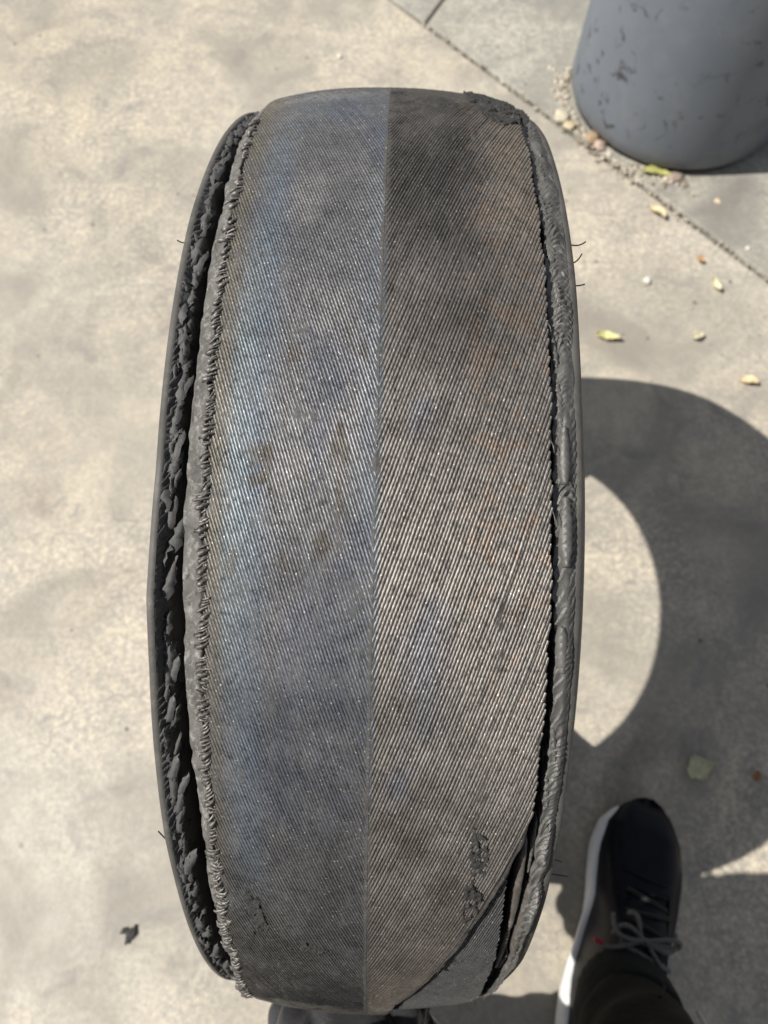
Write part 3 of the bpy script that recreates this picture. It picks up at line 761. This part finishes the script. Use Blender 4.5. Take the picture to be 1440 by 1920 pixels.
def pebble(name, x, y, s, c, label, cat='pebble', seed=0, flat=.42, z=0, group='stone chips lying on the concrete'):
    bm = bmesh.new(); bmesh.ops.create_icosphere(bm, subdivisions=3, radius=s)
    co = np.array([v.co for v in bm.verts]); dsp = 1 + .55*fbm(co/s*1.3+seed*9, 900+seed) +   .28*fbm(co/s*4, 910+seed)
    for v, k in zip(bm.verts, dsp): v.co = (v.co.x*k*1.15, v.co.y*k*.9, v.co.z*k*flat)
    zm = min(v.co.z for v in bm.verts)
    for v in bm.verts: v.co.z -= zm
    me = bpy.data.meshes.new(name); bm.to_mesh(me); bm.free()
    for p in me.polygons: p.use_smooth = True
    o = link(name, me, simple(name+'_stone', c, .8, .3, 200, 0, .5, .001)); o.location = (x, y, z); o.rotation_euler = (0, 0, seed*1.3)
    return tag(o, label, cat, group)
leaf('leaf', .412, .834, .046, .014, -8, (.43, .42, .15), 'yellow-green leaf lying against the foot of the bollard', seed=1)
leaf('leaf', .308, .547, .034, .011, -14, (.60, .55, .26), 'pale yellow slim leaf on sunlit concrete beside the tyre', seed=2)
leaf('leaf', .404, .760, .028, .012, -48, (.62, .50, .30), 'tan dry leaf scrap just below the slab joint', seed=3)
leaf('leaf', .456, .676, .012, .008, -20, (.55, .33, .16), 'small orange leaf fragment on concrete below the joint', seed=4, curl=.003)
leaf('leaf', .471, .633, .022, .010, -70, (.66, .60, .40), 'cream upright leaf scrap right of the orange fragment', seed=5)
leaf('leaf', .492, .478, .024, .010, -18, (.68, .54, .33), 'pale tan leaf at the top edge of the tyre shadow', seed=6)
leaf('leaf', .434, .549, .018, .012, 20, (.62, .57, .40), 'whitish leaf crumb between the slim leaf and the shadow', seed=7, curl=.004)
leaf('leaf', .355, -.014, .032, .024, 22, (.56, .54, .34), 'broad grey-green leaf in the shadow beside the shoe toe', seed=8, curl=.004)
leaf('leaf', .418, -.021, .011, .010, 70, (.42, .20, .09), 'brown-orange leaf bit in the shadow right of the green leaf', seed=9, curl=.003)
pebble('pebble', .278, .950, .0125, (.52, .47, .36), 'cream stone chip in the slab corner left of the bollard', seed=1)
pebble('pebble', .289, .931, .009, (.50, .42, .28), 'small tan stone chip just below the cream one', seed=2)
pebble('pebble', .322, .903, .012, (.33, .24, .15), 'rusty brown chip leaning on the foot of the bollard', seed=3)
pebble('pebble', .332, .893, .0095, (.44, .33, .27), 'pinkish chip at the foot of the bollard', seed=4)
pebble('pebble', .441, .829, .0095, (.34, .27, .22), 'brown round pebble at the tip of the yellow-green leaf', seed=5)
pebble('pebble', .377, .644, .0055, (.66, .63, .57), 'white chip on sunlit concrete above the slim leaf', seed=6)
pebble('pebble', .500, .785, .0045, (.60, .48, .35), 'light chip on the grey slab below the bollard', seed=7)
pebble('pebble', .531, .700, .0040, (.62, .58, .52), 'small pale chip on the grey slab near the picture edge', seed=8)
pebble('pebble', -.073, 1.08, .004, (.62, .60, .54), 'small white chip on the concrete behind the tyre', seed=9)
# torn crumb of black rubber
def scrap():
    nu, nv = 16, 12; X, Y = np.meshgrid(np.linspace(-.012, .012, nu), np.linspace(-.011, .011, nv), indexing='ij')
    P = np.stack([X, Y, 0*X], -1)
    poly = [(-.010, .002), (-.006, .004), (-.004, .010), (-.001, .006), (.005, .008), (.010, .010), (.010, -.001), (.005, -.006), (.001, -.010), (-.002, -.009), (-.002, -.001)]
    ins = in_poly(X+.001*noise(P*500, 1), Y+.001*noise(P*500, 2), np.array(poly))
    Z = .0035 + .0020*fbm(P*160, 3) + .05*np.abs(X)**1.4*.3
    fm = ins[:-1, :-1] & ins[1:, :-1] & ins[1:, 1:] & ins[:-1, 1:]
    V, F = compact(np.stack([X, Y, Z], -1).reshape(-1, 3), grid_faces(nu, nv, mask=fm))
    o = link('rubber_scrap', mesh_np('rubber_scrap', V, F), MAT['rough']); s = o.modifiers.new('thickness', 'SOLIDIFY'); s.thickness = .0025
    o.location = (-.271, -.178, .0); return tag(o, 'torn black rubber scrap lying on the sunny concrete left of the tyre', 'scrap')
scrap()
# crumbs in the joint: nobody could count them
def crumbs():
    rg = np.random.default_rng(33); parts = []
    base = bmesh.new(); bmesh.ops.create_icosphere(base, subdivisions=1, radius=1)
    bv = np.array([v.co for v in base.verts]); bf = np.array([[v.index for v in f.verts] for f in base.faces]); base.free()
    for i in range(760):
        if i < 330:
            t = rg.uniform(.05, 1.1); p = A + d*t + nrm*rg.normal(0, .004); z = -.004 if rg.random() < .7 else .0005; s = rg.uniform(.0006, .0026)
        elif i < 640:
            a = rg.uniform(pi*.9, pi*1.5); p = np.array([.463, 1.0]) + (.168+abs(rg.normal(0, .014)))*np.array([cos(a), sin(a)]); z = .001; s = rg.uniform(.0008, .0036)
        else:
            p = np.array([rg.uniform(.25, .6), rg.uniform(.45, .95)]); z = .0005; s = rg.uniform(.0005, .0016)
        parts.append((bv*s*(1+.3*rg.normal(size=(len(bv), 3)))*[1.2, 1, .7] + [p[0], p[1], z+s*.4], bf))
    V, F = join(parts); m = M('grit'); n = m.noise(90, 2)
    m.color(m.ramp(n, [(.35, (.16, .13, .1)), (.5, (.42, .36, .27)), (.65, (.62, .58, .5))])); m.set(Roughness=.9)
    return tag(link('grit', mesh_np('grit', V, F, False), m.m), 'sandy grit and stone crumbs caught in the slab joint', 'grit', kind='stuff')
crumbs()

# ------------------------------------------------------------------ the person
MAT['leather'] = None
def mat_leather():
    m = M('black_leather'); n = m.noise(60, 4, .6)
    m.color(m.ramp(n, [(.3, (.006, .006, .009)), (.7, (.011, .011, .016))])); m.set(Roughness=m.ramp(n, [(.3, .28), (.7, .42)]), Specular_IOR_Level=.14)
    m.bump(m.noise(420, 4, .6), .25, .0006); return m.m
MAT['leather'] = mat_leather()
MAT['midsole'] = simple('white_midsole', (.74, .74, .75), .45, .06, 40)
MAT['outsole'] = simple('pale_outsole', (.33, .33, .24), .5, .1, 40)
MAT['lace'] = simple('grey_lace', (.15, .146, .138), .85, .35, 500, 0, .8, .0006)
MAT['black_lace'] = simple('black_lace', (.02, .02, .021), .85, .3, 500, 0, .8, .0006)
MAT['red'] = simple('red_tab', (.42, .02, .035), .5, .1, 60)
def mat_cloth(name, c):
    m = M(name); n = m.noise(35, 4, .6)
    m.color(m.ramp(n, [(.3, tuple(k*.8 for k in c)), (.7, tuple(k*1.25 for k in c))])); m.set(Roughness=.9, Sheen_Weight=.02, Specular_IOR_Level=.2)
    b = m.bump(m.noise(1100, 3, .6), .5, .0005); m.bump(m.noise(24, 4, .55, None, .8), .35, .010, b); return m.m
MAT['cloth'] = mat_cloth('black_brown_cloth', (.0115, .0105, .0088))
MAT['rib'] = mat_cloth('black_rib_knit', (.008, .009, .0085))
MAT['skin'] = simple('sock_grey', (.30, .30, .27), .9, .1, 300)
MAT['silver'] = simple('pale_piping', (.38, .37, .34), .6, .15, 300)

person = empty('person', (.09, -.36, 0))
tag(person, 'person standing over the tyre in black trousers and black sneakers with white midsoles', 'person')
PO = np.array([.09, -.36, 0])

def loft(name, rows, mat, parent, closed_v=True, smooth=True, sub=0):
    rows = np.array(rows); n, k = rows.shape[:2]
    V = rows.reshape(-1, 3); F = grid_faces(n, k, closed_v=closed_v)
    me = mesh_np(name, V, F, smooth)
    bm = bmesh.new(); bm.from_mesh(me)
    bmesh.ops.holes_fill(bm, edges=[e_ for e_ in bm.edges if e_.is_boundary], sides=0) if closed_v else None
    bmesh.ops.recalc_face_normals(bm, faces=bm.faces); bm.to_mesh(me); bm.free()
    for p in me.polygons: p.use_smooth = smooth
    o = link(name, me, mat, parent)
    if sub: mm = o.modifiers.new('smooth', 'SUBSURF'); mm.levels = sub; mm.render_levels = sub
    return o

def outline(s, mirror):
    """inner and outer half widths of the sole at s (0 heel .. 1 toe), metres"""
    inn = np.interp(s, [0, .03, .1, .22, .38, .52, .66, .78, .88, .95, .985, 1], [.004, .019, .029, .033, .029, .028, .036, .041, .038, .026, .013, .003])
    out = np.interp(s, [0, .03, .1, .22, .38, .52, .66, .78, .88, .95, .985, 1], [.004, .019, .030, .035, .038, .044, .049, .048, .040, .027, .014, .003])
    return (inn, out) if not mirror else (out, inn)

def shoe(toe, heel, mirror):
    """mirror False: the inner side is at local -x (a right shoe)"""
    toe = np.array(toe); heel = np.array(heel); ax = toe-heel; L = np.linalg.norm(ax); ang = math.atan2(-ax[0], ax[1])
    root = empty('shoe', (heel[0]-PO[0], heel[1]-PO[1], 0), ang); root.parent = person
    S = np.concatenate([np.linspace(0, .12, 7), np.linspace(.18, .84, 15), np.linspace(.88, 1, 9)])
    K = 28; a = np.linspace(0, 2*pi, K, endpoint=False)
    def ring(s, zlo, zhi, grow, pw):
        l, r = outline(s, mirror); l, r = -(l+grow), r+grow
        cx, hw = (l+r)/2, (r-l)/2; ca, sa = np.cos(a), np.sin(a)
        x = cx + hw*np.sign(ca)*np.abs(ca)**pw; z = (zlo+zhi)/2 + (zhi-zlo)/2*np.sign(sa)*np.abs(sa)**pw
        return np.stack([x, np.full(K, s*L), z], -1)
    spring = lambda s: .012*max(0, (s-.72)/.28)**2 + .004*max(0, (.12-s)/.12)
    loft('outsole', [ring(s, spring(s)+.0005, spring(s)+.009, .0008*min(1, 12*min(s, 1-s)+.2), .35) for s in S], MAT['outsole'], root)
    mid = loft('midsole', [ring(s, spring(s)+.0075, spring(s)+np.interp(s, [0, .2, .31, .50, .60, .80, .9, 1], [.046, .044, .019, .017, .036, .037, .030, .016]), .0042*min(1, 12*min(s, 1-s)+.2), .45) for s in S], MAT['midsole'], root)
    # upper: arched sections
    rows = []
    top = lambda s: np.interp(s, [0, .04, .12, .22, .32, .42, .55, .68, .80, .90, .96, 1], [.062, .090, .104, .108, .106, .102, .090, .072, .060, .050, .038, .022])
    for s in S:
        l, r = outline(s, mirror); l, r = -(l+(.0016 if mirror else -.0012)), r+(.0016 if not mirror else -.0012); z0 = spring(s)+np.interp(s, [.28, .34, .48, .56], [.020, .010, .010, .020]); zt = top(s)
        t = np.linspace(0, pi, 19); cx, hw = (l+r)/2, (r-l)/2
        cw = np.cos(t); x = cx + hw*np.sign(cw)*np.abs(cw)**.70; sh = np.abs(np.sin(t))**.55
        nar = np.interp(s, [0, .3, .55, .75, 1], [.84, .80, .84, .92, 1])
        x = cx + (x-cx)*(1-(1-nar)*sh**2)
        z = z0 + (zt-z0)*sh
        cre = .0016*math.sin(s*95)*np.exp(-((s-.66)/.07)**2)
        rows.append(np.stack([x, np.full(19, s*L + .008*max(0, (s-.85)/.15)), z + cre*sh], -1))
    up = loft('upper', rows, MAT['leather'], root, closed_v=False)
    # toe mudguard seam, tongue, laces
    pts = []
    for t in np.linspace(.12*pi, .88*pi, 15):
        s = .775 - .05*math.sin(t); l, r = outline(s, mirror); cx, hw = (r-l)/2, (r+l)/2
        pts.append((cx+hw*.9*math.cos(t), s*L, spring(s)+.018+(top(s)-spring(s)-.018)*math.sin(t)**.62+.0004))
    V, F = tube(pts, .0013, 6); link('toe_seam', mesh_np('toe_seam', V, F), MAT['leather'], root)
    rows = []
    for s in np.linspace(.34, .66, 9):
        l, r = outline(s, mirror); cx = (r-l)/2; w = np.interp(s, [.3, .66], [.027, .017])
        v = np.linspace(-1, 1, 7); z = top(s) + .004 + .007*max(0, (.42-s)/.12) - .005*v**2
        rows.append(np.stack([cx+w*v, np.full(7, s*L), z], -1))
    tg = loft('tongue', rows, MAT['leather'], root, closed_v=False)
    for j, s in enumerate((.48, .525, .57, .615, .66)):
        l, r = outline(s, mirror); cx = (r-l)/2; w = .025-.004*j/4; u = np.linspace(-1, 1, 9)
        P = np.stack([cx+w*u, (s+.014*(u if j % 2 else -u))*L, top(s)+.0055-.008*u**2], -1)
        V, F = tube(P, .0024, 6); link('lace', mesh_np('lace', V, F), MAT['lace'] if j < 2 else MAT['black_lace'], root)
    cx = 0.002; sg = -1 if not mirror else 1
    for k, (x0, x1, dy, lift) in enumerate(((0, -.030, .010, .010), (-.002, -.026, -.006, .012), (0, .030, .014, .010), (.004, .034, .002, .012), (.002, .022, -.012, .009), (-.004, -.016, .016, .013), (.0, -.036, -.016, .004))):
        u = np.linspace(0, 1, 11); s0 = .535
        P = np.stack([cx+x0+(x1-x0)*np.sin(u*pi*.55), s0*L+dy*u+.009*np.sin(u*pi)*(1 if k % 2 else -1), top(s0)+.009+lift*np.sin(u*pi)*.6-.010*u**2], -1)
        V, F = tube(P, .0021, 6); link('lace', mesh_np('lace', V, F), MAT['lace'], root)
    for k_ in range(3 if mirror else 0):             # puffy quilted pads on the outer front of the left shoe
        for t_ in (.34, .50, .66):
            s_ = .30 + .085*k_ + (.03 if t_ == .5 else 0); l, r = outline(s_, mirror); c0, hw = (r-l)/2, (r+l)/2
            t = pi*t_; cw = math.cos(t); bm = bmesh.new(); bmesh.ops.create_uvsphere(bm, u_segments=14, v_segments=8, radius=1)
            for v in bm.verts: v.co = (v.co.x*.013 + c0+hw*.85*math.copysign(abs(cw)**.7, cw), v.co.y*.013+s_*L, v.co.z*.006+spring(s_)+.02+(top(s_)-.02)*math.sin(t)**.55)
            me = bpy.data.meshes.new('quilted_pad'); bm.to_mesh(me); bm.free()
            for p in me.polygons: p.use_smooth = True
            link('quilted_pad', me, MAT['leather'], root)
    # quarter panels and eyestay: raised leather overlays
    for side_ in (-1, 1):
        pr = []
        for s in np.linspace(.40, .70, 12):
            l, r = outline(s, mirror); hw = (l+r)/2; c0 = (r-l)/2; t = pi/2 - side_*np.linspace(.42, .62, 4)
            cw = np.cos(t); pr.append(np.stack([c0+(hw+.0014)*.93*np.sign(cw)*np.abs(cw)**.7, np.full(4, s*L), spring(s)+.020+(top(s)-spring(s)-.020)*np.sin(t)**.55+.0022], -1))
        loft('eyestay', pr, MAT['leather'], root, closed_v=False)
    for s_ in (.64, .685, .73):                      # flex creases across the vamp
        pts = []
        for t in np.linspace(.25*pi, .75*pi, 13):
            sx_ = s_ + .016*math.cos(t)**2; l, r = outline(sx_, mirror); c0, hw = (r-l)/2, (r+l)/2
            cw = math.cos(t); pts.append((c0+hw*.93*math.copysign(abs(cw)**.7, cw), sx_*L, spring(sx_)+.020+(top(sx_)-spring(sx_)-.020)*math.sin(t)**.55+.0002))
        V, F = tube(pts, np.interp(np.linspace(0, 1, 13), [0, .5, 1], [.0004, .0022, .0004]), 6); link('crease', mesh_np('crease', V, F), MAT['leather'], root)
    s0 = .47; l, r = outline(s0, mirror)
    bm = bmesh.new(); bmesh.ops.create_cube(bm, size=1)
    for v in bm.verts: v.co = (v.co.x*.009-.037*(1 if not mirror else -1), v.co.y*.0045+s0*L, v.co.z*.003+top(s0)+.001)
    bmesh.ops.bevel(bm, geom=list(bm.edges), offset=.0008, segments=2, affect='EDGES')
    me = bpy.data.meshes.new('tab'); bm.to_mesh(me); bm.free(); link('tab', me, MAT['red'], root)
    return root
shoe((.283, -.050), (.192, -.288), False)
shoe((-.045, -.105), (-.078, -.375), True)

def trouser_leg(path, rad, seed, name='trouser_leg'):
    P = np.array(path, float)-PO; tt = np.linspace(0, 1, len(P)); u = np.linspace(0, 1, 70)
    # smooth path by cubic-ish interpolation
    Q = np.stack([np.interp(u, tt, P[:, i]) for i in range(3)], -1); Rr = np.interp(u, tt, rad)
    for _ in range(5):
        Q[1:-1] = (Q[:-2]+Q[1:-1]*2+Q[2:])/4; Rr[1:-1] = (Rr[:-2]+2*Rr[1:-1]+Rr[2:])/4
    T = np.gradient(Q, axis=0); T /= np.linalg.norm(T, axis=1)[:, None]
    K = 56; a = np.linspace(0, 2*pi, K, endpoint=False); rows = []
    for i in range(len(u)):
        b = np.cross(T[i], [0, 1, 0]); b /= np.linalg.norm(b); c = np.cross(b, T[i])
        dirs = b[None]*np.cos(a)[:, None] + c[None]*np.sin(a)[:, None]
        p0 = Q[i] + Rr[i]*dirs
        w = fbm(p0*np.array([16, 16, 30]), 400+seed, 3); fold = np.sin((p0[:, 2]*2.0+p0[:, 0]*.9)*70+3*w)*.0016
        rows.append(Q[i] + (Rr[i]*(1+.10*w)+fold)[:, None]*dirs)
    return loft(name, rows, MAT['cloth'], person)
RL = [(.218, -.222, .100), (.212, -.228, .150), (.204, -.238, .22), (.196, -.250, .30), (.186, -.275, .42), (.165, -.36, .62), (.13, -.44, .80)]
trouser_leg(RL, [.044, .047, .051, .056, .066, .082, .095], 1)
LL = [(-.070, -.300, .085), (-.066, -.298, .15), (-.060, -.298, .21), (-.054, -.298, .27), (-.045, -.300, .34), (-.035, -.305, .42), (-.02, -.33, .58), (.02, -.40, .74), (.05, -.44, .82)]
trouser_leg(LL, [.046, .052, .055, .056, .060, .066, .085, .10, .10], 2)
NJ = 150; a = np.linspace(0, 2*pi, NJ, endpoint=False); ca, sa = np.cos(a), np.sin(a); rows = []
JK = [(.296, -.020, -.160, .032, .018), (.304, -.020, -.162, .041, .027), (.318, -.018, -.165, .046, .033), (.335, -.018, -.176, .048, .048), (.356, -.016, -.208, .048, .066), (.375, -.016, -.240, .052, .076), (.41, -.028, -.275, .072, .090),
      (.455, -.030, -.244, .088, .094), (.52, -.030, -.248, .098, .100), (.60, -.02, -.262, .105, .110), (.68, .00, -.32, .13, .13), (.76, .03, -.39, .16, .14), (.86, .06, -.45, .18, .125), (.97, .06, -.46, .17, .115)]
zz = np.interp(np.linspace(0, 1, 220), np.linspace(0, 1, len(JK)), [k[0] for k in JK])
for z in zz:
    cx, cy, rx, ry = [np.interp(z, [k[0] for k in JK], [k[n_] for k in JK]) for n_ in (1, 2, 3, 4)]
    px_ = cx + rx*np.sign(ca)*np.abs(ca)**.7; py_ = cy + ry*np.sign(sa)*np.abs(sa)**.7
    w = fbm(np.stack([px_*14, py_*14, 0*px_+z*9], -1), 440, 3)
    uq, vq = a*20/(2*pi)*.9, z/.022                   # diamond quilting, stitched down along the seams
    pf = .0085*np.abs(np.sin(pi*(uq+vq)*.5)*np.sin(pi*(uq-vq)*.5))**.7*sstep(.296, .312, z) + .0012*w
    rows.append(np.stack([px_+(.004*w+pf)*ca-PO[0], py_+(.004*w+pf)*sa-PO[1], np.full(NJ, z)], -1))
MAT['puffer'] = simple('black_quilted_shell', (.034, .034, .037), .30, .3, 60, 0, .35, .0012)
loft('shadow_jacket', rows, MAT['puffer'], person)  # hem invented and bulged low in front to cast the shadow beside the shoe
V, F = tube([(-.0265-PO[0], -.1385-PO[1], .352), (-.0235-PO[0], -.1375-PO[1], .3505), (-.0205-PO[0], -.1385-PO[1], .348)], [.0010, .0020, .0011], 6)
link('red_stitch', mesh_np('red_stitch', V, F), MAT['red'], person)
uu = np.linspace(0, 2*pi, 25); V, F = tube(np.stack([-.048-PO[0]+0*uu, -.147-PO[1]+.009*np.cos(uu), .474+.018*np.sin(uu)], -1), .0022, 6)
link('shadow_loop', mesh_np('shadow_loop', V, F), MAT['rib'], person)  # unseen cord loop added just out of view to cast a small ring shadow
def torso():
    rows = []; a = np.linspace(0, 2*pi, 40, endpoint=False)
    for z, cx, cy, wx, wy in ((.72, .06, -.46, .15, .11), (.80, .06, -.46, .18, .125), (.88, .06, -.46, .18, .12), (.96, .06, -.46, .17, .115)):
        rows.append(np.stack([cx+wx*np.cos(a)-PO[0], cy+wy*np.sin(a)-PO[1], np.full(40, z)], -1))
    loft('trouser_seat', rows, MAT['cloth'], person)
torso()
# knit cuff and sock showing above the right shoe
def cuff(center, r, z0, z1, mat, name, lean=(0, 0)):
    a = np.linspace(0, 2*pi, 60, endpoint=False); rows = []
    for q in np.linspace(0, 1, 9):
        rr = r*(1+.05*math.sin(q*pi))*(1+.012*np.cos(a*30)*(name == 'knit_cuff'))
        rows.append(np.stack([center[0]-PO[0]+lean[0]*q+rr*np.cos(a), center[1]-PO[1]+lean[1]*q+rr*np.sin(a), np.full(60, z0+(z1-z0)*q)], -1))
    return loft(name, rows, mat, person)
cuff((.221, -.214), .0445, .090, .140, MAT['rib'], 'knit_cuff', (-.005, -.008))
cuff((-.070, -.300), .047, .085, .13, MAT['rib'], 'knit_cuff')
# pocket edge with pale piping on the right trouser leg
u = np.linspace(0, 1, 12)
V, F = tube(np.stack([.2445-.010*u-PO[0], -.1885-.006*u+.002*np.sin(u*3)-PO[1], .205+.045*u], -1), .0020, 6)
link('piping', mesh_np('piping', V, F), MAT['silver'], person)
V, F = tube(np.stack([.2345-.0165*u-PO[0], -.1815+.002*u-PO[1], .165+.035*u], -1), .0012, 6)
link('pocket_seam', mesh_np('pocket_seam', V, F), MAT['rib'], person)
